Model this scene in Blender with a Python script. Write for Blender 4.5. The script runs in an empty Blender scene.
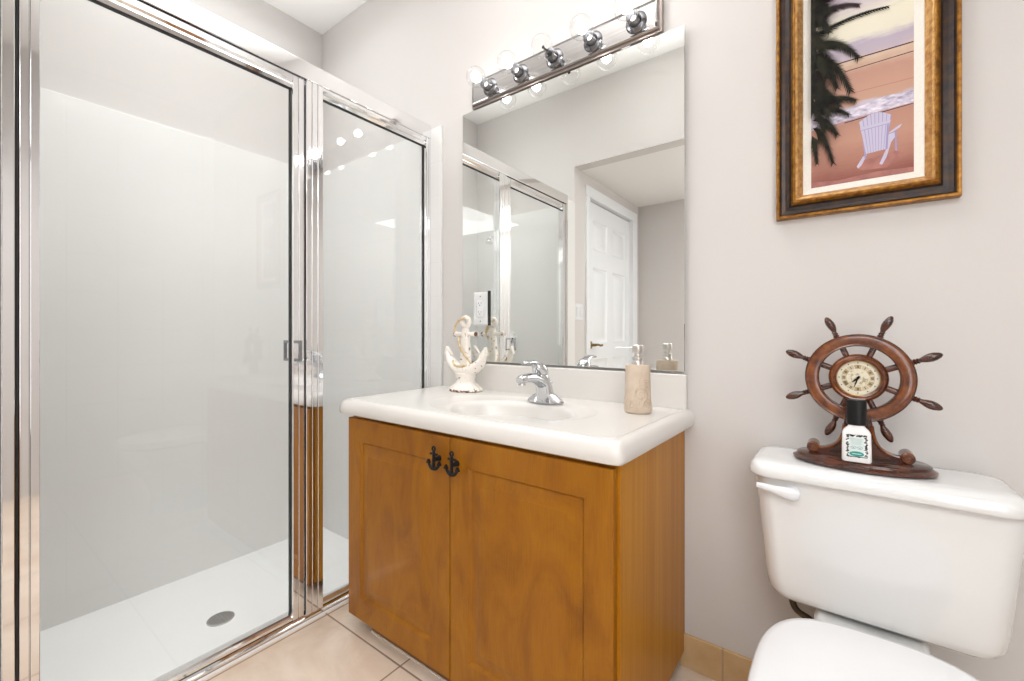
import bpy, bmesh, math, random
from mathutils import Vector, Matrix
random.seed(7)
S = bpy.context.scene
COL = S.collection
PI = math.pi

# ------------------------------------------------------------------ camera, light, exposure
cd = bpy.data.cameras.new('camera'); cam = bpy.data.objects.new('camera', cd); COL.objects.link(cam)
cam.location = (0, -1.38, 1.0137); cam.rotation_euler = (math.radians(90), 0, math.radians(36.8))
cd.sensor_width = 36; cd.lens = 36 * 434.0 / 1024; cd.shift_y = -7.0 / 1024; cd.clip_start = 0.01
S.camera = cam
S.view_settings.view_transform = 'Standard'; S.view_settings.look = 'None'
S.view_settings.exposure = -0.14; S.view_settings.gamma = 1.0; S.view_settings.use_curve_mapping = False
w = bpy.data.worlds.new('world'); S.world = w; w.use_nodes = True
w.node_tree.nodes['Background'].inputs[0].default_value = (1, .97, .93, 1)
w.node_tree.nodes['Background'].inputs[1].default_value = 0.3

def area(name, loc, rot, sx, sy, power, spread=180, col=(.96, .98, 1)):
    l = bpy.data.lights.new(name, 'AREA'); l.shape = 'RECTANGLE'; l.size = sx; l.size_y = sy
    l.energy = power; l.color = col; l.spread = math.radians(spread)
    o = bpy.data.objects.new(name, l); COL.objects.link(o); o.location = loc; o.rotation_euler = rot
    return o
UP = (math.radians(180), 0, 0)
area('room_ceiling_fill', (-.85, -.58, 2.755), (0, 0, 0), 1.0, .6, 4, 165)  # added fill without a fixture, evens out the room brightness
area('room_upward_fill', (-.55, -.72, 1.80), UP, 1.1, .5, 15, 75)                 # added upward fill, brightens the ceiling for soft even light
area('entry_ceiling_fill', (.35, -2.0, 2.195), (0, 0, 0), 1.2, 1.0, 20)  # made-up fill that brightens the mirrored entry, no lamp known there
area('entry_upward_fill', (.2, -2.05, 1.2), UP, .8, .6, 9, 90)  # unseen upward fill, added to lift the entry walls
area('shower_ceiling_fill', (-1.95, -.68, 2.755), (0, 0, 0), .8, 1.1, 9, 105)  # added fill to brighten the shower, no fixture there
area('shower_upward_fill', (-1.95, -.7, 2.15), UP, .5, .8, 3.5, 120)  # added upward fill for the wall and ceiling above the shower
area('entry_side_fill', (.85, -2.1, 1.25), (math.radians(90), 0, math.radians(52)), .9, 1.7, 15)  # unseen fill added to light shower and cabinet, no opening behind it
BULB_STRENGTH = 46.0

# ------------------------------------------------------------------ materials
def mat(name, col=(.8, .8, .8), rough=.5, metal=0, coat=0, spec=None):
    m = bpy.data.materials.new(name); m.use_nodes = True
    b = m.node_tree.nodes['Principled BSDF']
    b.inputs['Base Color'].default_value = (*col, 1); b.inputs['Roughness'].default_value = rough
    b.inputs['Metallic'].default_value = metal; b.inputs['Coat Weight'].default_value = coat
    b.inputs['Coat Roughness'].default_value = .08
    if spec is not None: b.inputs['Specular IOR Level'].default_value = spec
    return m
def srgb(r, g, b):
    f = lambda c: (c / 255 / 12.92) if c / 255 <= .04045 else ((c / 255 + .055) / 1.055) ** 2.4
    return (f(r), f(g), f(b))
def N(m, t, **k):
    n = m.node_tree.nodes.new(t)
    for a, v in k.items(): setattr(n, a, v)
    return n
def L(m, a, b): m.node_tree.links.new(a, b)
def BS(m): return m.node_tree.nodes['Principled BSDF']
def coords(m, scale=(1, 1, 1), loc=(0, 0, 0), rot=(0, 0, 0)):
    t = N(m, 'ShaderNodeTexCoord'); p = N(m, 'ShaderNodeMapping')
    p.inputs['Scale'].default_value = scale; p.inputs['Location'].default_value = loc; p.inputs['Rotation'].default_value = rot
    L(m, t.outputs['Object'], p.inputs['Vector']); return p.outputs['Vector']
def ramp(m, fac, stops, interp='LINEAR'):
    r = N(m, 'ShaderNodeValToRGB'); r.color_ramp.interpolation = interp
    e = r.color_ramp.elements
    while len(e) < len(stops): e.new(.5)
    for q, (p, c) in zip(e, stops): q.position = p; q.color = (*c, 1)
    L(m, fac, r.inputs['Fac']); return r.outputs['Color']
def noise(m, vec, scale, detail=4, rough=.55, dist=0):
    n = N(m, 'ShaderNodeTexNoise'); n.inputs['Scale'].default_value = scale; n.inputs['Detail'].default_value = detail
    n.inputs['Roughness'].default_value = rough; n.inputs['Distortion'].default_value = dist
    L(m, vec, n.inputs['Vector']); return n.outputs['Fac']
def bump(m, h, strength=.2, dist=.002):
    b = N(m, 'ShaderNodeBump'); b.inputs['Strength'].default_value = strength; b.inputs['Distance'].default_value = dist
    L(m, h, b.inputs['Height']); L(m, b.outputs['Normal'], BS(m).inputs['Normal'])
def noisy(name, c1, c2, scale=(1, 1, 1), ns=8, rough=.5, metal=0, coat=0, detail=5, lo=.3, hi=.7, bmp=0, dist=0):
    m = mat(name, c1, rough, metal, coat); v = coords(m, scale); f = noise(m, v, ns, detail, dist=dist)
    L(m, ramp(m, f, [(lo, c1), (hi, c2)]), BS(m).inputs['Base Color'])
    if bmp: bump(m, f, bmp)
    return m

WALLC = srgb(212, 208, 205)
wall_m = mat('wall paint', WALLC, .6, spec=.25)
bump(wall_m, noise(wall_m, coords(wall_m), 260, 2), .06, .001)
ceil_m = mat('ceiling paint', srgb(240, 238, 235), .7, spec=.2)
trim_m = mat('white gloss paint', srgb(236, 238, 241), .3)
porc = mat('porcelain', srgb(228, 228, 227), .08, coat=.6)
plastic_w = mat('white plastic', srgb(231, 232, 234), .2)
marble = mat('cultured marble', srgb(221, 217, 212), .22, coat=.15)
acrylic = mat('shower tray acrylic', srgb(240, 240, 239), .25)
chrome = mat('chrome', (.88, .88, .89), .06, 1)
satin = noisy('brushed nickel', (.62, .59, .56), (.72, .69, .66), (1, 1, 60), 12, .28, 1)
mirror_m = mat('mirror silver', (.90, .915, .895), .0, 1)
backing = mat('mirror backing', (.25, .24, .23), .6)
black = mat('black metal', (.010, .009, .009), .5, spec=.25)
blackp = mat('black plastic', (.007, .007, .007), .35, spec=.25)
rubber = mat('dark rubber', (.02, .02, .02), .6)
brass = mat('aged brass', (.38, .27, .12), .3, 1)
bronze = mat('bronze hose', (.10, .075, .05), .4, .8)
goldleaf = mat('gold trim', (.55, .42, .2), .4, .4)

def tile_mat(name, axes, bw, bh, off, c1, c2, mortar, msize, rough, ns, coat=.3, bstr=.5):
    m = mat(name, c1, rough, coat=coat)
    t = N(m, 'ShaderNodeTexCoord'); s = N(m, 'ShaderNodeSeparateXYZ'); c = N(m, 'ShaderNodeCombineXYZ'); p = N(m, 'ShaderNodeMapping')
    L(m, t.outputs['Object'], s.inputs[0]); L(m, s.outputs[axes[0]], c.inputs[0]); L(m, s.outputs[axes[1]], c.inputs[1])
    p.inputs['Location'].default_value = (off[0], off[1], 0); L(m, c.outputs[0], p.inputs['Vector'])
    b = N(m, 'ShaderNodeTexBrick'); b.offset = 0; b.squash = 1
    b.inputs['Scale'].default_value = 1; b.inputs['Brick Width'].default_value = bw; b.inputs['Row Height'].default_value = bh
    b.inputs['Mortar Size'].default_value = msize; b.inputs['Mortar Smooth'].default_value = .3
    L(m, p.outputs[0], b.inputs['Vector'])
    f = noise(m, t.outputs['Object'], ns, 6, .6, .6)
    col = ramp(m, f, [(.3, c1), (.7, c2)])
    mx = N(m, 'ShaderNodeMix'); mx.data_type = 'RGBA'
    L(m, b.outputs['Fac'], mx.inputs['Factor']); L(m, col, mx.inputs['A']); mx.inputs['B'].default_value = (*mortar, 1)
    L(m, mx.outputs['Result'], BS(m).inputs['Base Color'])
    inv = N(m, 'ShaderNodeMath', operation='SUBTRACT'); inv.inputs[0].default_value = 1; L(m, b.outputs['Fac'], inv.inputs[1])
    bump(m, inv.outputs[0], bstr, .0015)
    return m
TW = srgb(231, 230, 228)
tile_x = tile_mat('white tile on left', (1, 2), .152, .152, (.0, .033), TW, srgb(228, 227, 225), srgb(226, 225, 223), .0016, .3, 3, bstr=.0, coat=.1)
tile_y = tile_mat('white tile on back', (0, 2), .152, .152, (.03, .033), TW, srgb(228, 227, 225), srgb(225, 223, 221), .0016, .3, 3, bstr=.0, coat=.1)
floor_m = tile_mat('travertine floor tile', (0, 1), .406, .406, (1.065, .525), srgb(234, 219, 202), srgb(205, 182, 160), srgb(146, 122, 104), .0035, .28, 5)
base_m = tile_mat('travertine base tile', (0, 2), .406, .4, (.264, .002), srgb(214, 184, 140), srgb(196, 160, 112), srgb(178, 152, 118), .003, .35, 9)

def wood(name, base, dark, light, sc=(1, 1, 1), rough=.32, coat=.25):
    m = mat(name, base, rough, coat=coat); v = coords(m, sc)
    a = noise(m, v, 3.2, 5, .6, 1.2)
    c = ramp(m, a, [(.25, dark), (.5, base), (.78, light)])
    v2 = coords(m, (sc[0] * 9, sc[1] * 9, sc[2] * 1.0)); b = noise(m, v2, 12, 4, .6, .3)
    mx = N(m, 'ShaderNodeMix'); mx.data_type = 'RGBA'; mx.blend_type = 'MULTIPLY'
    mx.inputs['Factor'].default_value = .55
    L(m, c, mx.inputs['A']); L(m, ramp(m, b, [(.3, (.72, .66, .58)), (.65, (1, 1, 1))]), mx.inputs['B'])
    L(m, mx.outputs['Result'], BS(m).inputs['Base Color']); BS(m).inputs['Specular IOR Level'].default_value = .3; return m
maple = wood('honey maple', srgb(155, 97, 4), srgb(128, 75, 2), srgb(169, 111, 9), (3.2, 3.2, 1.1), .4, .12)
maple_side = wood('honey maple side panel', srgb(187, 124, 24), srgb(162, 98, 12), srgb(203, 145, 44), (5, 5, .14), .42, .1)
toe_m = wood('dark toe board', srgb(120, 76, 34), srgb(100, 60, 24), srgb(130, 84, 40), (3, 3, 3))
walnut = noisy('mahogany stain', srgb(34, 13, 7), srgb(92, 42, 17), (3, 3, 8), 9, .22, coat=.6, lo=.3, hi=.72)
walnut_hi = noisy('mahogany worn edges', srgb(76, 32, 9), srgb(138, 74, 26), (4, 4, 4), 10, .22, coat=.6, lo=.35, hi=.7)

def glass(name, tint=(.97, .98, .975), ior=1.45):
    m = bpy.data.materials.new(name); m.use_nodes = True; nt = m.node_tree; nt.nodes.remove(BS(m))
    tr = N(m, 'ShaderNodeBsdfTransparent'); tr.inputs[0].default_value = (*tint, 1)
    gl = N(m, 'ShaderNodeBsdfGlossy'); gl.inputs['Roughness'].default_value = 0
    # Schlick reflectance from the angle between the ray and the pane, the same from both sides
    ge = N(m, 'ShaderNodeNewGeometry'); dt = N(m, 'ShaderNodeVectorMath', operation='DOT_PRODUCT')
    L(m, ge.outputs['Normal'], dt.inputs[0]); L(m, ge.outputs['Incoming'], dt.inputs[1])
    def mt(op, a, b=None):
        n = N(m, 'ShaderNodeMath', operation=op)
        for i, q in enumerate((a, b)):
            if q is None: continue
            if isinstance(q, (int, float)): n.inputs[i].default_value = q
            else: L(m, q, n.inputs[i])
        return n.outputs[0]
    r0 = ((ior - 1) / (ior + 1)) ** 2
    fr = mt('ADD', mt('MULTIPLY', mt('POWER', mt('SUBTRACT', 1, mt('ABSOLUTE', dt.outputs['Value'])), 5), 1 - r0), r0)
    mx = N(m, 'ShaderNodeMixShader'); L(m, fr, mx.inputs[0]); L(m, tr.outputs[0], mx.inputs[1]); L(m, gl.outputs[0], mx.inputs[2])
    L(m, mx.outputs[0], nt.nodes['Material Output'].inputs['Surface']); return m
glass_m = glass('clear shower glass', (.975, .98, .975), 1.5)
bulb_m = glass('clear bulb glass', (.96, .96, .96), 1.5)
fil_m = mat('lit filament', (1, 1, 1)); BS(fil_m).inputs['Emission Color'].default_value = (1, .97, .94, 1)
BS(fil_m).inputs['Emission Strength'].default_value = BULB_STRENGTH
fil_off = mat('unlit filament stem', (.05, .05, .05), .3, .6)

# ------------------------------------------------------------------ mesh helpers (world coordinates)
class MB:
    def __init__(s): s.b = bmesh.new(); s.mi = 0; s.wn = False
    def face(s, vs, mi=None):
        try:
            f = s.b.faces.new(vs); f.material_index = s.mi if mi is None else mi; return f
        except ValueError: return None
    def poly(s, pts, mi=None): return s.face([s.b.verts.new(p) for p in pts], mi)
    def box(s, x0, x1, y0, y1, z0, z1, bev=0, seg=2):
        v = [s.b.verts.new(p) for p in [(x0, y0, z0), (x1, y0, z0), (x1, y1, z0), (x0, y1, z0), (x0, y0, z1), (x1, y0, z1), (x1, y1, z1), (x0, y1, z1)]]
        fs = [s.face([v[i] for i in q]) for q in [(3, 2, 1, 0), (4, 5, 6, 7), (0, 1, 5, 4), (1, 2, 6, 5), (2, 3, 7, 6), (3, 0, 4, 7)]]
        if bev:
            s.wn = True
            es = list({e for f in fs for e in f.edges})
            r = bmesh.ops.bevel(s.b, geom=es, offset=bev, segments=seg, profile=.5, affect='EDGES')
            for f in r['faces']: f.material_index = s.mi
        return s
    def loft(s, rings, cap0=True, cap1=True, closed=True):
        R = [[s.b.verts.new(p) for p in r] for r in rings]; n = len(R[0])
        for a, b in zip(R, R[1:]):
            for i in range(n if closed else n - 1):
                j = (i + 1) % n; s.face([a[i], a[j], b[j], b[i]])
        if cap0: s.face(R[0][::-1])
        if cap1: s.face(R[-1])
        return s
    def lathe(s, prof, o=(0, 0, 0), axis=(0, 0, 1), n=32, cap=True, sx=1, sy=1):
        a = Vector(axis).normalized(); u = a.orthogonal().normalized()
        if abs(a.z) > .9: u = Vector((1, 0, 0))
        v = a.cross(u); o = Vector(o)
        rings = [[o + a * h + u * (r * sx * math.cos(2 * PI * i / n)) + v * (r * sy * math.sin(2 * PI * i / n)) for i in range(n)] for r, h in prof]
        return s.loft(rings, cap, cap)
    def tube(s, pts, rad, n=12, flat=1.0, up=None, cap=True):
        P = [Vector(p) for p in pts]; m = len(P)
        if not hasattr(rad, '__len__'): rad = [rad] * m
        T = [(P[min(i + 1, m - 1)] - P[max(i - 1, 0)]).normalized() for i in range(m)]
        u = Vector(up) if up else T[0].orthogonal()
        rings = []
        for i in range(m):
            u = (u - T[i] * u.dot(T[i])).normalized(); v = T[i].cross(u)
            rings.append([P[i] + u * (rad[i] * math.cos(2 * PI * k / n)) + v * (rad[i] * flat * math.sin(2 * PI * k / n)) for k in range(n)])
        return s.loft(rings, cap, cap)
    def prism(s, poly, f0, f1):
        # poly: 2-D points; f0/f1 map a 2-D point to 3-D for the two ends
        return s.loft([[f0(p) for p in poly], [f1(p) for p in poly]])
    def torus(s, c, R, r, axis=(0, 1, 0), n=40, m=12, sr=1):
        a = Vector(axis).normalized(); u = a.orthogonal().normalized(); v = a.cross(u); c = Vector(c)
        V = [[s.b.verts.new(c + (u * math.cos(2 * PI * i / n) + v * math.sin(2 * PI * i / n)) * (R + r * math.cos(2 * PI * j / m)) + a * (r * sr * math.sin(2 * PI * j / m))) for j in range(m)] for i in range(n)]
        for i in range(n):
            for j in range(m):
                s.face([V[i][j], V[(i + 1) % n][j], V[(i + 1) % n][(j + 1) % m], V[i][(j + 1) % m]])
        return s
    def sphere(s, c, r, sc=(1, 1, 1), seg=20):
        return s.lathe([(max(1e-4, r * math.sin(PI * i / 12)), -r * math.cos(PI * i / 12) * sc[2]) for i in range(13)], c, n=seg, sx=sc[0], sy=sc[1])

ORG = {}
def obj(name, mb, m, parent=None, sharp=35, smooth=True, label=None):
    b = mb.b; o3 = ORG.get(parent.name, Vector()) if parent else Vector()
    bmesh.ops.recalc_face_normals(b, faces=b.faces)
    for v in b.verts: v.co -= o3
    me = bpy.data.meshes.new(name); b.to_mesh(me); b.free()
    for q in (m if isinstance(m, (list, tuple)) else [m]): me.materials.append(q)
    if smooth:
        me.shade_smooth(); me.set_sharp_from_angle(angle=math.radians(sharp))
    o = bpy.data.objects.new(name, me); COL.objects.link(o)
    if smooth and mb.wn:
        o.modifiers.new('weighted_normal', 'WEIGHTED_NORMAL').keep_sharp = True
    if parent: o.parent = parent
    ORG[o.name] = o3
    if label: o['label'] = label
    return o
def thing(name, label, cat, loc):
    o = bpy.data.objects.new(name, None); COL.objects.link(o); o.location = loc; o.empty_display_size = .05
    o['label'] = label; o['category'] = cat; ORG[o.name] = Vector(loc); return o
def struct(name, mb, m, label=None, parent=None, cat=None, **k):
    o = obj(name, mb, m, parent, **k)
    if not parent: o['kind'] = 'structure'
    if label: o['label'] = label
    if cat: o['category'] = cat
    return o
def rrect(cx, cy, hx, hy, r, z, n=6):
    out = []
    for qx, qy, a0 in ((1, 1, 0), (-1, 1, PI / 2), (-1, -1, PI), (1, -1, 1.5 * PI)):
        for i in range(n + 1):
            a = a0 + PI / 2 * i / n
            out.append((cx + qx * (hx - r) + r * math.cos(a), cy + qy * (hy - r) + r * math.sin(a), z))
    return out
def bez(p0, p1, p2, p3, n=12):
    p0, p1, p2, p3 = map(Vector, (p0, p1, p2, p3))
    return [p0 * (1 - t) ** 3 + p1 * 3 * t * (1 - t) ** 2 + p2 * 3 * t * t * (1 - t) + p3 * t ** 3 for t in [i / n for i in range(n + 1)]]

# ------------------------------------------------------------------ the room
XL, XR, ZC, YF, YA, ZA, XS = -2.43, 1.05, 2.776, -1.42, -2.67, 2.21, -1.506
struct('floor', MB().box(XS + .005, XR + .1, YA - .1, .1, -.1, 0), floor_m, 'beige travertine tile floor in square grid', cat='floor')
struct('ceiling', MB().box(XL - .1, XR + .1, YF - .1, .1, ZC, ZC + .1), ceil_m, 'white flat ceiling above the shower', cat='ceiling')
struct('wall_back', MB().box(XL - .1, XR + .1, 0, .1, -.25, ZC), wall_m, 'warm grey painted wall behind vanity and toilet', cat='wall')
struct('wall_left', MB().box(XL - .1, XL, YF - .1, 0, -.25, ZC), wall_m, 'painted wall above the tiles inside the shower', cat='wall')
struct('wall_right', MB().box(XR, XR + .1, YA - .1, 0, -.1, ZC), wall_m, 'plain painted side wall right of the toilet', cat='wall')
wf = MB().box(XL, XS - .1, YF - .1, YF, -.25, ZC).box(XS - .1, XS, YF - .1, YF, ZA, ZC)
struct('wall_shower_end', wf, wall_m, 'short painted wall closing the shower end, seen in mirror', cat='wall')
struct('wall_front', MB().box(XS, XR, YF - .1, YF, ZA, ZC), wall_m, 'painted wall over the lowered entry, seen in mirror', cat='wall')
struct('ceiling_entry', MB().box(XS, XR, YA, YF - .1, ZA, ZA + .08), ceil_m, 'lowered white entry ceiling seen in the mirror', cat='ceiling')
wl = MB().box(XS - .1, XS, YA, -2.60, -.1, ZA).box(XS - .1, XS, -2.60, -1.585, 2.125, ZA).box(XS - .1, XS, -1.585, YF, -.1, ZA - .0002)
struct('wall_entry', wl, wall_m, 'painted entry wall beside the white door, seen in mirror', cat='wall')
struct('wall_far', MB().box(XS - .1, XR + .1, YA - .1, YA, -.1, ZA + .08), wall_m, 'plain far wall of the entry, seen in mirror', cat='wall')
# tiling in the shower: a tile slab standing on each wall
ZT = 1.949
t = MB().box(XL, XL + .012, YF, 0, -.13, ZT, .003)
struct('trim_1', t, tile_x, 'white square wall tiles on the shower long wall', cat='tiles')
t = MB().box(XL + .012, -1.421, -.012, 0, -.13, ZT, .003)
struct('trim_2', t, tile_y, 'white tile strip beside the mirror running into shower', cat='tiles')
t = MB().box(XL + .012, XS - .045, YF, YF + .012, -.13, ZT, .003)
struct('trim_3', t, tile_y, 'white tiles on the shower end wall, seen in mirror', cat='tiles')
struct('trim_4', MB().box(XS - .045, XS + .006, YF, -1.2885, .0, ZT, .003), tile_mat('white tile on return', (1, 2), .152, .152, (.0, .033), TW, srgb(228, 227, 225), srgb(226, 225, 223), .0016, .3, 3, bstr=0), 'white tiled return beside the shower jamb, seen in mirror', cat='tiles')
# base tiles
struct('baseboard_back', MB().box(-.385, XR, -.011, 0, 0, .1, .002), base_m, 'tan tile skirting below the wall by toilet', cat='baseboard')
# door in the entry wall (seen in the mirror)
dr = MB(); y0, y1, z0, z1 = -2.50, -1.645, .01, 2.035
xf = XS - .02
def panel_faces(mb, o, ax, au, nrm, W, H, rects, ring):
    """front sheet with inset panels: o corner, ax/au unit axes, nrm outward; rects (u0,u1,v0,v1); ring [(inset,depth)]"""
    o, ax, au, nrm = map(Vector, (o, ax, au, nrm))
    us = sorted({0, W, *[r[0] for r in rects], *[r[1] for r in rects]}); vs = sorted({0, H, *[r[2] for r in rects], *[r[3] for r in rects]})
    P = lambda u, v, d=0: o + ax * u + au * v + nrm * d
    for ua, ub in zip(us, us[1:]):
        for va, vb in zip(vs, vs[1:]):
            cu, cv = (ua + ub) / 2, (va + vb) / 2
            if any(r[0] < cu < r[1] and r[2] < cv < r[3] for r in rects): continue
            mb.poly([P(ua, va), P(ub, va), P(ub, vb), P(ua, vb)])
    for r in rects:
        prev = None
        for ins, d in [(0, 0)] + ring:
            q = [P(r[0] + ins, r[2] + ins, d), P(r[1] - ins, r[2] + ins, d), P(r[1] - ins, r[3] - ins, d), P(r[0] + ins, r[3] - ins, d)]
            if prev:
                for i in range(4): mb.poly([prev[i], prev[(i + 1) % 4], q[(i + 1) % 4], q[i]])
            prev = q
        mb.poly(prev)
W, H = y1 - y0, z1 - z0
pan = []
for ua, ub in ((.11, .375), (.48, .745)):
    for va, vb in ((.19, .80), (.93, 1.52), (1.66, 1.89)): pan.append((ua, ub, va, vb))
panel_faces(dr, (xf, y0, z0), (0, 1, 0), (0, 0, 1), (1, 0, 0), W, H, pan, [(.012, -.010), (.03, -.012), (.05, -.003)])
d = MB()
for a, b in (((xf - .035, xf), None),):
    pass
bmesh.ops.remove_doubles(dr.b, verts=dr.b.verts, dist=1e-5)
bd = [e for e in dr.b.edges if e.is_boundary]
ex = bmesh.ops.extrude_edge_only(dr.b, edges=bd)
for v in [g for g in ex['geom'] if isinstance(g, bmesh.types.BMVert)]: v.co.x -= .035
dr.box(xf - .036, xf - .034, y0, y1, z0, z1)
door = struct('door_1', dr, trim_m, 'white six-panel door seen in the mirror', cat='door')
cs = MB()
for a, b, c, e in ((-1.645, -1.585, 0, 2.045), (-2.60, -2.50, 0, 2.045), (-2.60, -1.585, 2.045, 2.125)):
    cs.box(XS - .06, XS + .016, a, b, c, e, .004)
obj('door_casing', cs, trim_m, door)
h = MB().lathe([(.03, 0), (.03, .006), (.012, .012), (.011, .045)], (xf, -1.71, .925), (1, 0, 0), 20)
h.tube([(xf + .045, -1.705, .925), (xf + .048, -1.75, .928), (xf + .045, -1.80, .918), (xf + .047, -1.825, .922)], [.011, .009, .008, .009], 10)
obj('lever_handle', h, brass, door, label='brass lever handle')
sw = thing('light_switch', 'white double light switch on entry wall, seen in mirror', 'light switch', (XS, -1.48, 1.172))
obj('cover_plate', MB().box(XS, XS + .006, -1.54, -1.42 - .002, 1.112, 1.232, .0025), plastic_w, sw)
for yy in (-1.508, -1.456): obj('rocker', MB().box(XS + .006, XS + .011, yy - .016, yy + .016, 1.139, 1.205, .002), plastic_w, sw)

# ------------------------------------------------------------------ shower
tray = thing('shower_tray', 'white sunken shower tray with round drain behind the glass', 'shower tray', (-1.97, -.65, -.12))
tr = MB()
def rq(x0, x1, y0, y1, z): return rrect((x0 + x1) / 2, (y0 + y1) / 2, (x1 - x0) / 2, (y1 - y0) / 2, .012, z, 4)
X0, X1, Y0, Y1 = XL + .012, XS + .024, YF + .012, -.012
X1 -= .068; tr.loft([rq(X0, X1, Y0, Y1, -.2), rq(X0, X1, Y0, Y1, -.117), rq(X0 + .01, X1 - .02, Y0 + .01, Y1 - .01, -.118), rq(X0 + .3, X1 - .30, Y0 + .5, Y1 - .4, -.124)]); X1 += .068
tr.box(XS - .045, X1, -1.288, Y1, -.12, .008, .004, 3)
obj('tray', tr, acrylic, tray)
dg = MB().lathe([(.047, 0), (.047, .002), (.043, .0035), (.012, .003), (.001, .003)], (-1.967, -.69, -.124), n=32)
dn = noisy('drain grate', (.30, .30, .30), (.55, .55, .54), (1, 1, 1), 160, .3, 1)
dgo = obj('drain', dg, dn, tray, label='round chrome drain grate')
hl = MB()
for R_, k in ((.014, 6), (.025, 12), (.035, 18)):
    for i in range(k):
        a = 2 * PI * i / k; hl.lathe([(.0022, 0), (.0022, .0006)], (-1.967 + R_ * math.cos(a), -.69 + R_ * math.sin(a), -.1207), n=6)
obj('grate_holes', hl, rubber, dgo)

sh = thing('shower_enclosure', 'chrome framed glass shower enclosure left of the vanity', 'shower enclosure', (XS, -.65, 0.02))
def vprof(mb, pts, z0, z1):   # extrude x,y outline vertically
    return mb.prism(pts, lambda p: (p[0], p[1], z0), lambda p: (p[0], p[1], z1))
def fluted(y0, y1, xo, xi, bands=3, dep=.0035):
    # flat bands facing the room, parted by shallow rounded grooves
    pts = []; w_ = (y1 - y0) / bands; g = .0022
    for k in range(bands):
        a, b = y0 + k * w_, y0 + (k + 1) * w_
        pts += [(xo - dep, a + .0002), (xo - dep * .25, a + g * .5), (xo, a + g), (xo, b - g), (xo - dep * .25, b - g * .5), (xo - dep, b - .0002)]
    return pts + [(xi, y1), (xi, y0)]
def hprof(mb, pts, y0, y1):   # extrude x,z outline along y
    return mb.prism(pts, lambda p: (p[0], y0, p[1]), lambda p: (p[0], y1, p[1]))
obj('header_rail', MB().box(XS - .022, XS + .023, -1.288, -.012, 1.903, 1.965, .003, 2), chrome, sh)
bt = hprof(MB(), [(XS - .024, .008), (XS + .021, .008), (XS + .021, .017), (XS + .015, .020), (XS + .012, .026), (XS - .018, .028), (XS - .024, .026)], -1.288, -.012)
obj('bottom_track', bt, chrome, sh, sharp=15)
obj('wall_jamb', vprof(MB(), fluted(-.040, -.012, XS + .020, XS - .022, 2), .027, 1.9025), chrome, sh, sharp=15)
obj('wall_jamb', vprof(MB(), fluted(-1.288, -1.267, XS + .022, XS - .022, 1), .027, 1.9025), chrome, sh, sharp=15)
obj('mid_post', vprof(MB(), fluted(-.596, -.533, XS + .022, XS - .022, 3, .004), .027, 1.9025), chrome, sh, sharp=15)
# fixed panel
obj('panel_rail', hprof(MB(), [(XS - .014, 1.868), (XS + .008, 1.868), (XS + .016, 1.877), (XS + .010, 1.884), (XS + .018, 1.892), (XS + .018, 1.9025), (XS - .014, 1.9025)], -.532, -.041), chrome, sh, sharp=15)
obj('panel_rail', hprof(MB(), [(XS - .014, .0285), (XS + .010, .0285), (XS + .010, .036), (XS - .002, .046), (XS - .014, .046)], -.532, -.041), chrome, sh, sharp=15)
obj('glass_pane', MB().box(XS - .006, XS, -.532, -.041, .042, 1.872), glass_m, sh, label='clear fixed glass pane beside the vanity', smooth=False)
# hinged door
dz0, dz1, dy0, dy1 = .030, 1.898, -1.262, -.600
do_ = MB()
vprof(do_, fluted(dy0, dy0 + .034, XS + .020, XS - .016, 2, .004), dz0, dz1)
vprof(do_, fluted(dy1 - .040, dy1, XS + .016, XS - .016, 2, .004), dz0, dz1)
hprof(do_, [(XS - .016, 1.858), (XS + .006, 1.858), (XS + .012, 1.868), (XS + .010, 1.876), (XS + .016, 1.882), (XS + .016, dz1), (XS - .016, dz1)], dy0 + .034, dy1 - .04)
hprof(do_, [(XS - .016, dz0), (XS + .013, dz0), (XS + .013, .038), (XS + .008, .043), (XS + .006, .050), (XS - .016, .051)], dy0 + .034, dy1 - .04)
dro = obj('shower_door', do_, chrome, sh, sharp=15, label='chrome framed hinged glass door')
obj('glass_pane', MB().box(XS - .006, XS, dy0 + .03, dy1 - .036, .047, 1.862), glass_m, dro, label='large clear glass pane', smooth=False)
gk = MB(); ys, ye, gz0, gz1 = dy0 + .034, dy1 - .04, .051, 1.858
for a in ((ye - .0025, ye, gz0, gz1), (ys, ye, gz1 - .0025, gz1)): gk.box(XS - .009, XS + .004, *a)
obj('gasket', gk, rubber, dro, smooth=False)
gk = MB(); ys, ye, gz0, gz1 = -.532, -.041, .046, 1.868
for a in ((ye - .002, ye, gz0, gz1), (ys, ye, gz1 - .002, gz1)): gk.box(XS - .009, XS + .003, *a)
obj('gasket', gk, rubber, sh, smooth=False)
sl = MB().box(XS - .010, XS + .012, -1.2665, -1.2625, .06, 1.895)
obj('door_seal', sl, rubber, sh)
hy = -.632
hand_m = mat('dark polished nickel', (.34, .34, .35), .18, 1)
for sg, x0 in ((1, XS + .010), (-1, XS - .012)):
    hn = MB(); x1 = x0 + sg * .042
    for z in (.923, .985): hn.box(min(x0, x1), max(x0, x1), hy - .005, hy + .005, z - .005, z + .005, .0015)
    hn.box(x1 - .004, x1 + .004, hy - .005, hy + .005, .918, .990, .0015)
    obj('pull_handle', hn, hand_m, dro, label='square chrome pull handle on the %s face' % ('outer' if sg > 0 else 'inner'))

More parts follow.
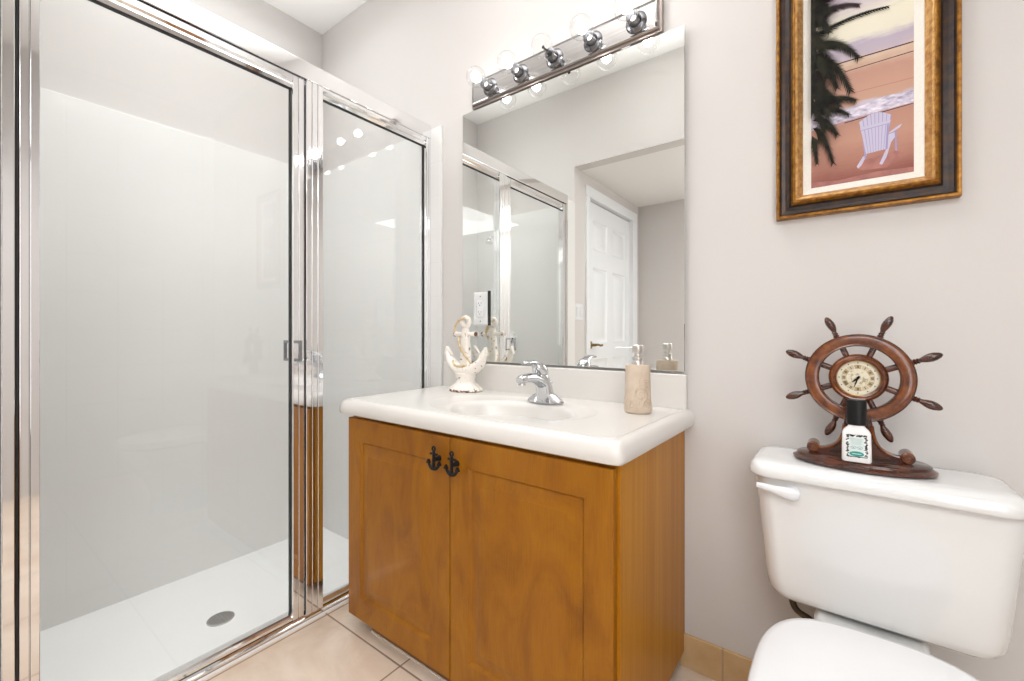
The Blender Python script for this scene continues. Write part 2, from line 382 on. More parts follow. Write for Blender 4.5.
va = thing('shower_valve', 'round chrome shower valve on the tiled end wall, in mirror', 'shower valve', (-2.08, YF + .012, .957))
obj('escutcheon', MB().lathe([(.085, 0), (.083, .006), (.06, .014), (.035, .018)], (-2.08, YF + .012, .957), (0, 1, 0), 32), chrome, va)
obj('valve_knob', MB().lathe([(.028, .018), (.03, .03), (.042, .04), (.044, .07), (.036, .082), (.01, .084)], (-2.08, YF + .012, .957), (0, 1, 0), 24), chrome, va)
sa = thing('shower_fixture', 'small chrome shower spray on short bent arm, seen in mirror', 'shower head', (-2.22, YF + .012, 1.79))
HX = -2.22
obj('arm', MB().lathe([(.028, 0), (.026, .006), (.012, .01)], (HX, YF + .012, 1.79), (0, 1, 0), 20).tube(bez((HX, YF + .015, 1.79), (HX, YF + .05, 1.797), (HX, YF + .07, 1.795), (HX, YF + .085, 1.775)), .0085), chrome, sa)
obj('rose', MB().lathe([(.011, 0), (.014, .012), (.028, .03), (.031, .04), (.028, .045)], (HX, YF + .083, 1.778), (0, .35, -.93), 24), chrome, sa)

# ------------------------------------------------------------------ vanity cabinet
cab = thing('vanity_cabinet', 'honey maple vanity cabinet with two panelled doors', 'cabinet', (-.875, -.25, 0))
for q in ((-1.356, -1.336), (-.392, -.372)): obj('side_panel', MB().box(*q, -.494, -.002, .05, .7345), maple_side, cab, smooth=False)
obj('bottom_panel', MB().box(-1.336, -.392, -.494, -.002, .05, .068), maple_side, cab, smooth=False)
obj('back_panel', MB().box(-1.336, -.392, -.012, -.002, .068, .7345), maple_side, cab, smooth=False)
obj('front_rail', MB().box(-1.336, -.392, -.494, -.476, .69, .7345), maple_side, cab, smooth=False)
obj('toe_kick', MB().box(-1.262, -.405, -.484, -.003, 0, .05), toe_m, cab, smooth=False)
obj('caulk_line', MB().box(-1.266, -.401, -.488, -.48, 0, .006, .002), mat('pale caulk', srgb(214, 204, 190), .7), cab)
def cab_door(x0, x1, z0, z1, hx, hz, lab):
    D = MB(); W, H = x1 - x0, z1 - z0
    panel_faces(D, (x0, -.516, z0), (1, 0, 0), (0, 0, 1), (0, -1, 0), W, H, [(.066, W - .066, .072, H - .072)],
                [(.003, -.003), (.008, -.0075), (.013, -.0075), (.042, -.001), (.044, 0.0002)])
    bmesh.ops.remove_doubles(D.b, verts=D.b.verts, dist=1e-6)
    for dy, ins in ((.002, -.0022), (.018, 0)):
        bdg = [e for e in D.b.edges if e.is_boundary]
        ex = bmesh.ops.extrude_edge_only(D.b, edges=bdg)
        for v in [g for g in ex['geom'] if isinstance(g, bmesh.types.BMVert)]:
            v.co.y += dy
            if ins:
                v.co.x += ins if v.co.x < (x0 + x1) / 2 else -ins
                v.co.z += ins if v.co.z < (z0 + z1) / 2 else -ins
    bdg = [e for e in D.b.edges if e.is_boundary]
    bmesh.ops.holes_fill(D.b, edges=bdg)
    o = obj('door', D, maple, cab, sharp=20, label=lab)
    K = MB(); y = -.538
    K.tube([(hx, y, hz + .022), (hx, y, hz - .026)], [.0042, .0048], 8)
    K.torus((hx, y, hz + .027), .0055, .0028, (0, 1, 0), 14, 8)
    K.tube([(hx - .013, y, hz + .012), (hx, y, hz + .013), (hx + .013, y, hz + .012)], [.0035, .003, .0035], 8)
    arc = [(hx + .023 * math.sin(a), y, hz - .006 - .023 * math.cos(a)) for a in [-1.25 + 2.5 * i / 12 for i in range(13)]]
    K.tube(arc, [.0028 + .003 * math.sin(PI * i / 12) for i in range(13)], 8)
    for sg in (-1, 1):
        tx, tz = hx + sg * .0215, hz - .0125
        K.loft([[(tx + .0075 * math.cos(2 * PI * i / 3 + PI / 2), y - .004, tz + .0075 * math.sin(2 * PI * i / 3 + PI / 2)) for i in range(3)],
                [(tx + .0075 * math.cos(2 * PI * i / 3 + PI / 2), y + .004, tz + .0075 * math.sin(2 * PI * i / 3 + PI / 2)) for i in range(3)]])
    K.lathe([(.009, 0), (.007, .004), (.005, .02)], (hx, -.5158, hz - .004), (0, -1, 0), 12)
    obj('anchor_knob', K, black, o, label='black anchor shaped knob')
cab_door(-1.352, -.8680, .05, .722, -.904, .664, 'left panelled maple door')
cab_door(-.8600, -.381, .05, .722, -.834, .661, 'right panelled maple door')

# ------------------------------------------------------------------ vanity top with basin
top = thing('washbasin_counter', 'off-white vanity top with oval basin on the maple cabinet', 'countertop', (-.88, -.26, .735))
cx, cy, ZTOP = -.805, -.318, .785
x0, x1, y0, y1 = -1.402, -.357, -.529, -.001
def perim(ins, z, n=40, back=True):
    a, b, c, d_ = x0 + ins, x1 - ins, y0 + ins, (y1 - ins if back else y1)
    r = []
    for (p, q) in (((a, c), (b, c)), ((b, c), (b, d_)), ((b, d_), (a, d_)), ((a, d_), (a, c))):
        for i in range(n): r.append((p[0] + (q[0] - p[0]) * i / n, p[1] + (q[1] - p[1]) * i / n, z))
    # soften the two front corners
    out = []
    rad = .016
    for x, y, zz in r:
        for ccx, sx_ in ((a + rad, -1), (b - rad, 1)):
            if (x - ccx) * sx_ > 0 and y < c + rad:
                dx, dy = x - ccx, y - (c + rad); m_ = max(abs(dx), abs(dy)); l = math.hypot(dx, dy)
                if l > 1e-9: x, y = ccx + dx * m_ / l, c + rad + dy * m_ / l
        if x > -.5: x += .014 * (y - y0) / (y1 - y0)   # the right end runs slightly out of square
        out.append((x, y, zz))
    return out
P0 = perim(.040, ZTOP, back=False)
ang = [math.atan2((p[1] - cy) / .22, (p[0] - cx) / .5) for p in P0]
def ell(ra, rb, z, ox=cx, oy=cy): return [(ox + ra * math.cos(a), oy + rb * math.sin(a), z) for a in ang]
rings = [perim(.010, .7352, back=False), perim(.003, .737, back=False), perim(.0, .744, back=False), perim(.0, .756, back=False), perim(.003, .770, back=False), perim(.009, .779, back=False), perim(.017, .7842, back=False), perim(.026, .785, back=False), perim(.0278, .7810, back=False), perim(.0298, .7810, back=False), perim(.0325, .7848, back=False), P0,
         ell(.300, .196, ZTOP, -.835, -.288), ell(.296, .192, ZTOP - .0005, -.835, -.288), ell(.288, .185, ZTOP - .003, -.834, -.289), ell(.235, .168, ZTOP - .005, cx, cy + .008), ell(.212, .153, ZTOP - .007), ell(.204, .146, ZTOP - .012), ell(.198, .140, ZTOP - .024),
         ell(.185, .128, ZTOP - .055), ell(.16, .108, ZTOP - .09), ell(.115, .078, ZTOP - .118), ell(.06, .042, ZTOP - .130), ell(.022, .022, ZTOP - .132)]
obj('counter_basin', MB().loft(rings, True, True), marble, top, sharp=50)
obj('backsplash', MB().box(-1.395, -.362, -.024, -.001, .7825, .890, .004, 3), marble, top)
obj('basin_drain', MB().lathe([(.024, 0), (.024, .002), (.02, .004), (.016, .002), (.001, .002)], (cx, cy, ZTOP - .133), n=24), chrome, top, label='chrome basin drain ring')

# faucet
fx, fy, fz = -.786, -.142, ZTOP - .0025
fchrome = mat('faucet chrome', (.60, .61, .63), .07, 1)
fa = thing('faucet', 'chrome single lever faucet behind the basin', 'faucet', (fx, fy, fz))
def er(rx, ry, dy, z, n=28, pw=2.0):
    r = []
    for i in range(n):
        a = 2 * PI * i / n; c, s = math.cos(a), math.sin(a)
        r.append((fx + rx * math.copysign(abs(c) ** (2 / pw), c), fy + dy + ry * math.copysign(abs(s) ** (2 / pw), s), fz + z * .96))
    return r
obj('base_plate', MB().loft([er(.070, .029, 0, 0), er(.071, .030, 0, .004), er(.067, .027, 0, .010), er(.054, .025, 0, .018), er(.044, .024, 0, .026), er(.03, .023, 0, .034)]), fchrome, fa)
bdy = MB().loft([er(.038, .027, 0, .012), er(.032, .027, -.002, .03), er(.028, .028, -.008, .055), er(.026, .027, -.018, .078), er(.025, .026, -.026, .096), er(.021, .021, -.028, .101)])
sp = bez((fx, fy + .0, fz + .050), (fx, fy - .05, fz + .088), (fx, fy - .09, fz + .096), (fx, fy - .150, fz + .086), 14)
bdy.tube(sp, [.026 - .008 * i / 14 for i in range(14)] + [.014], 18, .74, up=(1, 0, 0))
bdy.lathe([(.0115, 0), (.0115, .010)], (fx, fy - .136, fz + .070), n=18)
obj('spout_body', bdy, fchrome, fa, sharp=50)
hd = MB().loft([er(.0245, .0255, -.027, .1025), er(.0265, .0275, -.029, .109), er(.026, .027, -.034, .121), er(.022, .023, -.041, .132), er(.013, .014, -.047, .1385), er(.003, .003, -.05, .140)])
hd.tube(bez((fx, fy - .02, fz + .118), (fx, fy - .06, fz + .141), (fx, fy - .09, fz + .143), (fx, fy - .130, fz + .136), 12), [.018 - .004 * i / 12 for i in range(11)] + [.0135, .008], 16, .42, up=(1, 0, 0))
obj('lever_handle', hd, fchrome, fa, sharp=50)
obj('lift_rod', MB().tube([(fx, fy + .036, fz + .004), (fx, fy + .036, fz + .06)], .0028, 8).sphere((fx, fy + .036, fz + .063), .006), fchrome, fa)

# soap dispenser
dx, dy, dz = -.461, -.156, ZTOP
sd = thing('soap_dispenser', 'beige stone soap dispenser with silver pump on vanity top', 'soap dispenser', (dx, dy, dz))
stone = noisy('beige stone', srgb(214, 197, 178), srgb(198, 179, 158), (1, 1, 1), 30, .6, bmp=.15)
stone_d = noisy('carved stone relief', srgb(176, 150, 124), srgb(222, 206, 186), (1, 1, 1), 40, .6)
bp = [(.001, 0), (.034, 0), (.0385, .004), (.0395, .012), (.0385, .03), (.0365, .06), (.0355, .10), (.0355, .132), (.034, .1385), (.020, .1395), (.001, .1395)]
obj('bottle', MB().lathe(bp, (dx, dy, dz), n=40, sy=.86), stone, sd)
pm = MB().lathe([(.0165, .139), (.0165, .147), (.0145, .15), (.0155, .153), (.0155, .160), (.0095, .163), (.0095, .170), (.0145, .174), (.0155, .177), (.0155, .193), (.013, .196), (.001, .196)], (dx, dy, dz), n=28)
pm.tube([(dx - .008, dy - .003, dz + .188), (dx - .045, dy - .018, dz + .188), (dx - .058, dy - .023, dz + .186)], [.0019, .0016, .0015], 10)
obj('pump', pm, satin, sd, label='brushed silver pump with thin nozzle')
rl = MB()
def on_bottle(a, h):
    for (r0, h0), (r1, h1) in zip(bp[1:], bp[2:]):
        if h0 <= h <= h1 and h1 > h0:
            r = r0 + (r1 - r0) * (h - h0) / (h1 - h0); break
    r += .0006
    return (dx + r * math.cos(a), dy + r * .86 * math.sin(a), dz + h)
def vine(a0, h0, pts): rl.tube([on_bottle(a0 + p[0], h0 + p[1]) for p in pts], [.0012] * len(pts), 6)
for a0, h0, R_, turn in ((-1.0, .055, .020, 1), (-1.75, .030, .018, -1), (-.45, .028, .016, 1), (-.55, .085, .014, -1)):
    vine(a0, h0, [(turn * R_ * (1 - k / 30) / .037 * math.cos(k * .42), R_ * (1 - k / 30) * math.sin(k * .42)) for k in range(24)])
vine(-1.9, .0, [(k * .05, .012 + k * .0052 + .006 * math.sin(k * .8)) for k in range(20)])
vine(-1.2, .0, [(k * .055, .008 + k * .003 + .004 * math.sin(k)) for k in range(16)])
for k in range(7):
    a0, h0 = -1.9 + k * .22, .02 + (k % 3) * .018
    rl.tube([on_bottle(a0, h0), on_bottle(a0 + .08, h0 + .008), on_bottle(a0 + .13, h0 + .018)], [.0006, .0028, .0005], 6, .5)
obj('carved_vines', rl, stone_d, sd)

# anchor figurine
ax_, ay, az = -1.184, -.105, ZTOP
an = thing('anchor_figurine', 'distressed white ceramic anchor figurine on vanity top', 'figurine', (ax_, ay, az))
cer = mat('distressed white ceramic', srgb(238, 230, 220), .35, coat=.3)
v = coords(cer); f = noise(cer, v, 75, 3, .6)
L(cer, ramp(cer, f, [(.60, srgb(240, 233, 224)), (.655, srgb(206, 186, 158)), (.685, srgb(96, 60, 36))]), BS(cer).inputs['Base Color'])
cer_r = mat('rusty ceramic rim', srgb(238, 230, 220), .4)
f = noise(cer_r, coords(cer_r), 70, 3, .6)
L(cer_r, ramp(cer_r, f, [(.45, srgb(238, 230, 220)), (.52, srgb(120, 70, 44)), (.6, srgb(70, 38, 24))]), BS(cer_r).inputs['Base Color'])
ropem = noisy('aged gold rope', srgb(228, 210, 176), srgb(186, 156, 112), (1, 1, 1), 90, .55)
def scal(r, z, amp=.0): return [(ax_ + (r + amp * math.cos(14 * 2 * PI * i / 84)) * math.cos(2 * PI * i / 84), ay + .8 * (r + amp * math.cos(14 * 2 * PI * i / 84)) * math.sin(2 * PI * i / 84), az + z) for i in range(84)]
obj('pedestal', MB().loft([scal(.066, 0, .001), scal(.071, .007, .0028), scal(.068, .014, .0028), scal(.058, .022, .0015), scal(.045, .032), scal(.041, .045), scal(.045, .06), scal(.046, .07), scal(.03, .076)]), cer, an)
obj('scalloped_rim', MB().loft([scal(.067, .0005, .001), scal(.0725, .004, .0032), scal(.0722, .0075, .0032), scal(.066, .011, .001)], False, False), cer_r, an, label='rust-worn scalloped rim')
am = MB()
c0z = .184; R_ = .104
arc = [(ax_ + R_ * math.sin(a), ay, az + c0z - R_ * math.cos(a)) for a in [-1.30 + 2.60 * i / 28 for i in range(29)]]
am.tube(arc, [.010 + .021 * math.sin(PI * i / 28) ** .8 for i in range(29)], 14, .8, up=(0, 1, 0))
for sg in (-1, 1):
    tx, tz = ax_ + sg * R_ * .962, az + c0z - R_ * .268
    am.loft([[(tx + sg * (-.026), ay - .008, tz - .016), (tx + sg * .012, ay - .008, tz - .012), (tx + sg * .004, ay - .008, tz + .02)],
             [(tx + sg * (-.026), ay + .008, tz - .016), (tx + sg * .012, ay + .008, tz - .012), (tx + sg * .004, ay + .008, tz + .02)]])
obj('crescent_arms', am, cer, an)
skm = MB().loft([rrect(ax_, ay, .026, .017, .010, az + .085, 4), rrect(ax_, ay, .022, .015, .009, az + .13, 4), rrect(ax_, ay, .018, .013, .008, az + .19, 4), rrect(ax_, ay, .017, .012, .008, az + .232, 4), rrect(ax_, ay, .012, .010, .007, az + .25, 4)])
obj('shank', skm, cer, an)
st = MB().tube([(ax_ - .058, ay, az + .226), (ax_ - .05, ay, az + .226), (ax_ - .04, ay, az + .226), (ax_ + .04, ay, az + .226), (ax_ + .05, ay, az + .226), (ax_ + .058, ay, az + .226)], [.006, .011, .0085, .0085, .011, .006], 14)
obj('stock', st, cer, an)
for sg in (-1, 1): obj('stock_end', MB().sphere((ax_ + sg * .056, ay, az + .226), .0105, (1, 1, 1)), cer_r, an, label='rust-worn knob of the anchor stock')
obj('ring', MB().torus((ax_, ay, az + .274), .018, .0095, (0, 1, 0), 28, 12), cer, an)
rp = []
for k in range(46):
    q = k / 45; a = 1.2 + q * 5.4; r = .026 - .0 * q
    rp.append((ax_ + (.0255 + .004 * (1 - q)) * math.cos(a) - .004, ay - .0 + .022 * math.sin(a), az + .285 - .185 * q))
rope = MB().tube(rp, .0048, 8)
rope.tube(bez((ax_ + .01, ay - .016, az + .29), (ax_ - .05, ay - .02, az + .28), (ax_ - .035, ay - .02, az + .25), (ax_ - .05, ay - .014, az + .235)), .0048, 8)
rope.tube(bez((ax_ + .02, ay - .02, az + .105), (ax_ - .02, ay - .03, az + .092), (ax_ - .05, ay - .022, az + .098), (ax_ - .06, ay - .012, az + .12)), .005, 8)
obj('rope', rope, ropem, an, label='aged gold rope')

# ------------------------------------------------------------------ mirror and outlet
mi = thing('wall_mirror', 'large frameless wall mirror above the vanity backsplash', 'mirror', (-.83, 0, .9))
MX0, MX1, MZ0, MZ1, MY = -1.282, -.367, .8985, 1.947, -.020
obj('mirror_glass', MB().box(MX0, MX1, MY, MY + .005, MZ0, MZ1, .0012, 1), mirror_m, mi, smooth=False)
obj('backing_board', MB().box(MX0 + .02, MX1 - .02, MY + .005, 0, MZ0 + .03, MZ1 - .02), backing, mi, smooth=False)
obj('top_clip', MB().box(MX1 - .20, MX1 - .17, MY - .002, 0, MZ1, MZ1 + .003), chrome, mi)
ou = thing('power_outlet', 'white power outlet with mirrored cover plate set on the mirror', 'outlet', (-1.175, MY, 1.115))
pl = mat('mirrored acrylic plate', (.86, .87, .87), .2, .35)
obj('cover_plate', MB().loft([[(x, MY, z) for x, z in ((-1.214, 1.046), (-1.136, 1.046), (-1.136, 1.184), (-1.214, 1.184))], [(x, MY - .004, z) for x, z in ((-1.214, 1.046), (-1.136, 1.046), (-1.136, 1.184), (-1.214, 1.184))], [(x, MY - .007, z) for x, z in ((-1.206, 1.054), (-1.144, 1.054), (-1.144, 1.176), (-1.206, 1.176))]]), pl, ou, smooth=False)
rcp = obj('receptacle', MB().box(-1.192, -1.158, MY - .0095, MY - .0068, 1.081, 1.149, .001), plastic_w, ou, label='white twin receptacle')
for z in (1.135, 1.099):
    sl = MB()
    sl.box(-1.183, -1.1815, MY - .0100, MY - .0092, z, z + .008); sl.box(-1.1695, -1.168, MY - .0100, MY - .0092, z, z + .007)
    sl.lathe([(.0022, 0), (.0022, .0008)], (-1.1755, MY - .0094, z - .005), (0, -1, 0), 8)
    obj('socket_slots', sl, rubber, rcp)
for z in (1.166, 1.064): obj('screw', MB().lathe([(.003, 0), (.0025, .0012)], (-1.175, MY - .0068, z), (0, -1, 0), 10), rubber, ou)
obj('edge_strip', MB().box(-1.1355, -1.1305, MY - .0075, MY, 1.046, 1.188, .0008), blackp, ou, label='black strip along the plate edge')  # solid black strip on the right edge of the plate

# ------------------------------------------------------------------ vanity light
vl = thing('vanity_light', 'chrome five bulb vanity light bar above the mirror', 'light fixture', (-.82, 0, 2.0))
barm = noisy('polished bar chrome', (.40, .385, .38), (.52, .50, .49), (1, 1, 30), 6, .13, 1)
bk = MB().box(-1.224, -.434, -.024, 0, 1.952, 2.064, .003)
obj('back_pan', bk, mat('taupe metal pan', srgb(168, 156, 150), .35, .6), vl)
fr = MB()
q = lambda i, y: [(x, y, z) for x, z in ((-1.216 + i, 1.960 + i), (-.442 - i, 1.960 + i), (-.442 - i, 2.056 - i), (-1.216 + i, 2.056 - i))]
fr.loft([q(0, -.022), q(0, -.032), q(.004, -.036), q(.010, -.0335), q(.013, -.0335)])
obj('front_plate', fr, barm, vl, smooth=False)
gun = mat('dark nickel socket', (.20, .20, .21), .22, 1)
for k in range(5):
    bx, bz = -1.117 + .1512 * k, 2.006
    obj('socket', MB().lathe([(.034, .031), (.034, .036), (.030, .041), (.021, .044), (.020, .070), (.016, .072)], (bx, 0, bz), (0, -1, 0), 28), gun, vl)
    rb = .0375; cyb = .1200
    pr = [(.0125, .066), (.0130, .076)] + [(rb * math.sin(a), cyb - rb * math.cos(a)) for a in [.40 + (PI - .42) * i / 16 for i in range(17)]]
    bo = obj('bulb', MB().lathe(pr, (bx, 0, bz), (0, -1, 0), 28, cap=False), bulb_m, vl, label='unlit clear globe bulb' if k == 2 else 'lit clear globe bulb')
    fm = MB()
    if k == 2:
        fm.lathe([(.009, .068), (.009, .082), (.004, .086), (.003, .108), (.006, .112), (.001, .116)], (bx, 0, bz), (0, -1, 0), 14)
        obj('filament_stem', fm, fil_off, bo, label='dark unlit filament stem')
    else:
        fm.sphere((bx, -cyb + .006, bz), .0170)
        obj('filament', fm, fil_m, bo)

# ------------------------------------------------------------------ framed painting
pc = thing('framed_painting', 'gold and dark framed beach painting above the toilet', 'painting', (.0475, 0, 1.64))
AX, AZ = .0455, 1.392; AW, AH = .0975, .50      # print: centre x, bottom z, half width, height
CZ = AZ + AH / 2
def sq(hw, hb, y): # hw = half-width; vertical half grows by the same margin
    m_ = hw - AW
    return [(AX - hw, y, AZ - m_ * .95), (AX + hw, y, AZ - m_ * .95), (AX + hw, y, AZ + AH + m_ * .95), (AX - hw, y, AZ + AH + m_ * .95)]
goldm = noisy('antique gold leaf', srgb(176, 122, 44), srgb(116, 74, 26), (1, 1, 1), 70, .38, .55, lo=.35, hi=.65)
gold_hi = noisy('gold leaf with painted highlight', srgb(210, 166, 104), srgb(166, 112, 56), (1, 1, 1), 80, .36, .5, lo=.4, hi=.7)  # lighter gold paints a highlight onto the inner ridge of the frame
darkm = noisy('dark bronze wood', srgb(36, 31, 33), srgb(72, 48, 30), (1, 1, 1), 45, .35, .2, lo=.35, hi=.7)
linen = noisy('cream liner', srgb(238, 234, 226), srgb(230, 225, 216), (1, 1, 1), 200, .8)
F = MB()
prof = [(.1755, 0, 0), (.1755, -.022, 0), (.1740, -.026, 0), (.1695, -.0265, 0), (.1670, -.024, 0), (.163, -.020, 1), (.155, -.0185, 1), (.146, -.020, 1), (.1415, -.025, 1),
        (.1395, -.029, 0), (.1365, -.0335, 0), (.1335, -.035, 0), (.1315, -.0335, 0), (.1295, -.0345, 2), (.1265, -.033, 2), (.1215, -.024, 2), (.1160, -.017, 2), (.1155, -.012, 3), (.0985, -.010, 3)]
Vv = [[F.b.verts.new(p) for p in sq(hw, 0, y)] for hw, y, _ in prof]
for k in range(len(prof) - 1):
    for i in range(4):
        j = (i + 1) % 4; F.face([Vv[k][i], Vv[k][j], Vv[k + 1][j], Vv[k + 1][i]], prof[k + 1][2])
fo = F
fm_ = obj('picture_frame', fo, [goldm, darkm, gold_hi, linen], pc, smooth=False)
# the print: sky, sea, sand as one painted sheet + painted shapes (flat)
art = mat('painted beach sky and sea', (.8, .7, .65), .7, spec=.1)
tc = N(art, 'ShaderNodeTexCoord'); mp = N(art, 'ShaderNodeMapping'); mp.inputs['Location'].default_value = (-.0 , 0, 0)
L(art, tc.outputs['Object'], mp.inputs['Vector'])
nz = noise(art, mp.outputs[0], 14, 4, .6)
mp2 = N(art, 'ShaderNodeMapping'); mp2.inputs['Scale'].default_value = (8, 8, 60); L(art, tc.outputs['Object'], mp2.inputs['Vector'])
nz2 = noise(art, mp2.outputs[0], 3, 4, .6)
sx = N(art, 'ShaderNodeSeparateXYZ'); L(art, mp.outputs[0], sx.inputs[0])
def mth(op, a, b):
    n = N(art, 'ShaderNodeMath', operation=op)
    for i, q in enumerate((a, b)):
        if isinstance(q, (int, float)): n.inputs[i].default_value = q
        else: L(art, q, n.inputs[i])
    return n.outputs[0]
# object origin is the thing's: z local = z - 1.64 ; height along print 0..1 = (z-1.392)/.5
hgt = mth('DIVIDE', mth('ADD', sx.outputs['Z'], 1.64 - AZ), AH)
wob = mth('ADD', hgt, mth('ADD', mth('MULTIPLY', mth('SUBTRACT', nz, .5), .07), mth('MULTIPLY', mth('SUBTRACT', nz2, .5), .05)))
c = ramp(art, wob, [(0, srgb(138, 84, 78)), (.10, srgb(172, 124, 110)), (.20, srgb(190, 146, 128)), (.30, srgb(184, 140, 124)), (.335, srgb(188, 170, 186)), (.37, srgb(196, 186, 200)),
                    (.39, srgb(196, 158, 138)), (.45, srgb(196, 154, 136)), (.53, srgb(190, 148, 132)), (.60, srgb(212, 188, 166)), (.615, srgb(190, 176, 186)), (.67, srgb(182, 170, 186)), (.71, srgb(228, 222, 204)), (.80, srgb(232, 226, 206)), (.88, srgb(200, 188, 196)), (.97, srgb(178, 160, 176))])
L(art, c, BS(art).inputs['Base Color'])
flat = lambda n, c_: mat(n, c_, .7, spec=.1)
pm_d = noisy('painted palm green', srgb(24, 21, 25), srgb(52, 52, 40), (1, 1, 1), 60, .7); BS(pm_d).inputs['Specular IOR Level'].default_value = .1
pm_p = flat('painted palm mauve', srgb(58, 46, 50)); p_line = flat('painted horizon line', srgb(70, 52, 60)); p_foam = noisy('painted surf', srgb(232, 226, 236), srgb(146, 132, 164), (1, 1, 2), 70, .5)
p_ch = flat('painted chair', srgb(196, 190, 212)); p_chd = flat('painted chair shade', srgb(160, 150, 188)); p_sh = noisy('painted chair shadow', srgb(150, 92, 88), srgb(180, 120, 104), (1, 1, 1), 40, .5)
p_sea = flat('painted wave line', srgb(176, 128, 118))
A = MB(); YP = -.0102
A.mi = 0
A.poly([(AX - .0985, YP, AZ - .001), (AX + .0985, YP, AZ - .001), (AX + .0985, YP, AZ + AH + .001), (AX - .0985, YP, AZ + AH + .001)])
lay = [0]
def ap(pts, mi):
    lay[0] += 1; y = YP - .00004 * lay[0] * .25 - .00008
    A.poly([(AX + max(-.0985, min(.0985, x)), y, AZ + max(0, min(AH, z))) for x, z in pts], mi)
def stroke(pts, w_, mi):
    for (a, b), (c_, d_) in zip(pts, pts[1:]):
        l = math.hypot(c_ - a, d_ - b) or 1; nx, nz_ = -(d_ - b) / l * w_, (c_ - a) / l * w_
        ap([(a + nx, b + nz_), (a - nx, b - nz_), (c_ - nx, d_ - nz_), (c_ + nx, d_ + nz_)], mi)
# horizon, wave lines, surf
ap([(-.05, .3005), (.098, .3005), (.098, .3035), (-.05, .3035)], 3)
ap([(-.03, .276), (.098, .279), (.098, .281), (-.03, .278)], 3)
ap([(-.02, .218), (.098, .2175), (.098, .219), (-.02, .2195)], 8)
ap([(-.0985, .147), (-.03, .153), (.03, .158), (.098, .161), (.098, .189), (.05, .192), (.0, .182), (-.0985, .172)], 4)
ap([(-.03, .150), (.03, .155), (.098, .159), (.098, .1575), (.03, .1525), (-.03, .148)], 3)
# shadow under the chair
ap([(-.006, .030), (.006, .022), (.050, .020), (.083, .046), (.066, .056), (.03, .050), (.01, .046)], 7)
ap([(-.0985, 0), (.0985, 0), (.0985, .010), (.03, .014), (-.04, .008), (-.0985, .014)], 7)
# chair: splayed legs, seat side, slatted back, arm
ap([(.006, .056), (.014, .060), (.004, .036), (-.003, .029), (-.006, .034)], 5)
ap([(.053, .072), (.062, .092), (.050, .044), (.042, .028), (.037, .031)], 5)
ap([(.050, .064), (.053, .098), (.066, .100), (.066, .090)], 5)
ap([(.0645, .106), (.0675, .106), (.0695, .054), (.066, .056)], 6)
ap([(.052, .100), (.060, .106), (.072, .114), (.078, .117), (.074, .109), (.060, .101)], 5)
ap([(.004, .120), (.0085, .120), (.0125, .050), (.0095, .048)], 6)
ns = 8
for k in range(ns):
    a, b = k / ns, (k + 1) / ns - .022
    lo = lambda u: (.012 + u * .038, .061 + .003 * u)
    hi = lambda u: (-.001 + u * .060, .134 + .022 * math.sin(PI * (.12 + .78 * u)) + .002 * u)
    ap([lo(a), lo(b), hi(b), hi(a)], 5)
    ap([lo(b), lo((k + 1) / ns), hi((k + 1) / ns), hi(b)], 6)
ap([(.001, .121), (.056, .124), (.058, .131), (.001, .128)], 5)
ap([(.001, .120), (.056, .123), (.056, .1245), (.001, .1215)], 6)
ap([(.048, .062), (.052, .064), (.0545, .122), (.051, .122)], 6)
# palm: trunk mass and fronds with leaflets
rnd = random.Random(3)
def frond(x0_, z0_, x1_, z1_, droop, mi, leaf=.022, nl=26):
    leaf *= 1.25
    cxm, czm = (x0_ + x1_) / 2, (z0_ + z1_) / 2 + droop
    pts = [((1 - t) ** 2 * x0_ + 2 * t * (1 - t) * cxm + t * t * x1_, (1 - t) ** 2 * z0_ + 2 * t * (1 - t) * czm + t * t * z1_) for t in [i / nl for i in range(nl + 1)]]
    stroke(pts, .0012, mi)
    for i in range(1, nl + 1):
        (xa, za), (xb, zb) = pts[i - 1], pts[i]
        l = math.hypot(xb - xa, zb - za) or 1; tx, tz = (xb - xa) / l, (zb - za) / l
        ll = leaf * (1.15 - .75 * i / nl) * rnd.uniform(.8, 1.2)
        for sg in (1, -1):
            px, pz = -tz * sg, tx * sg
            ex, ez = xb + (tx * .75 + px * .62) * ll, zb + (tz * .75 + pz * .62) * ll - ll * .28
            ap([(xa - tx * .0008, za - tz * .0008), (xb + tx * .0014, zb + tz * .0014), (ex, ez)], mi)
for spec in [(-.092, .46, -.030, .487, .012, 2, .020), (-.092, .44, -.002, .432, .024, 2, .017), (-.09, .41, -.068, .46, .0, 1, .022), (-.09, .39, .052, .402, .020, 1, .012),
             (-.092, .36, -.003, .302, .050, 1, .024), (-.092, .33, -.018, .224, .060, 1, .026), (-.092, .34, -.045, .240, .045, 1, .028), (-.094, .30, -.066, .215, .03, 2, .026),
             (-.094, .20, -.008, .196, .035, 1, .020), (-.094, .19, -.022, .165, .028, 1, .018), (-.094, .17, -.045, .122, .035, 1, .022), (-.094, .15, -.053, .052, .045, 1, .020), (-.096, .13, -.086, .058, .02, 1, .016), (-.095, .25, -.04, .19, .03, 1, .024), (-.095, .42, -.05, .44, .02, 1, .02), (-.095, .47, -.06, .50, .0, 1, .02)]:
    frond(*spec)
for spec in [(-.10, .48, -.072, .43, .01, 1, .03), (-.10, .40, -.07, .33, .02, 1, .03), (-.10, .34, -.066, .27, .03, 1, .03), (-.10, .28, -.072, .20, .02, 1, .028), (-.10, .24, -.06, .17, .03, 1, .026), (-.10, .44, -.06, .38, .03, 1, .026), (-.10, .50, -.05, .47, .01, 2, .024), (-.10, .22, -.07, .13, .02, 1, .022)]: frond(*spec)
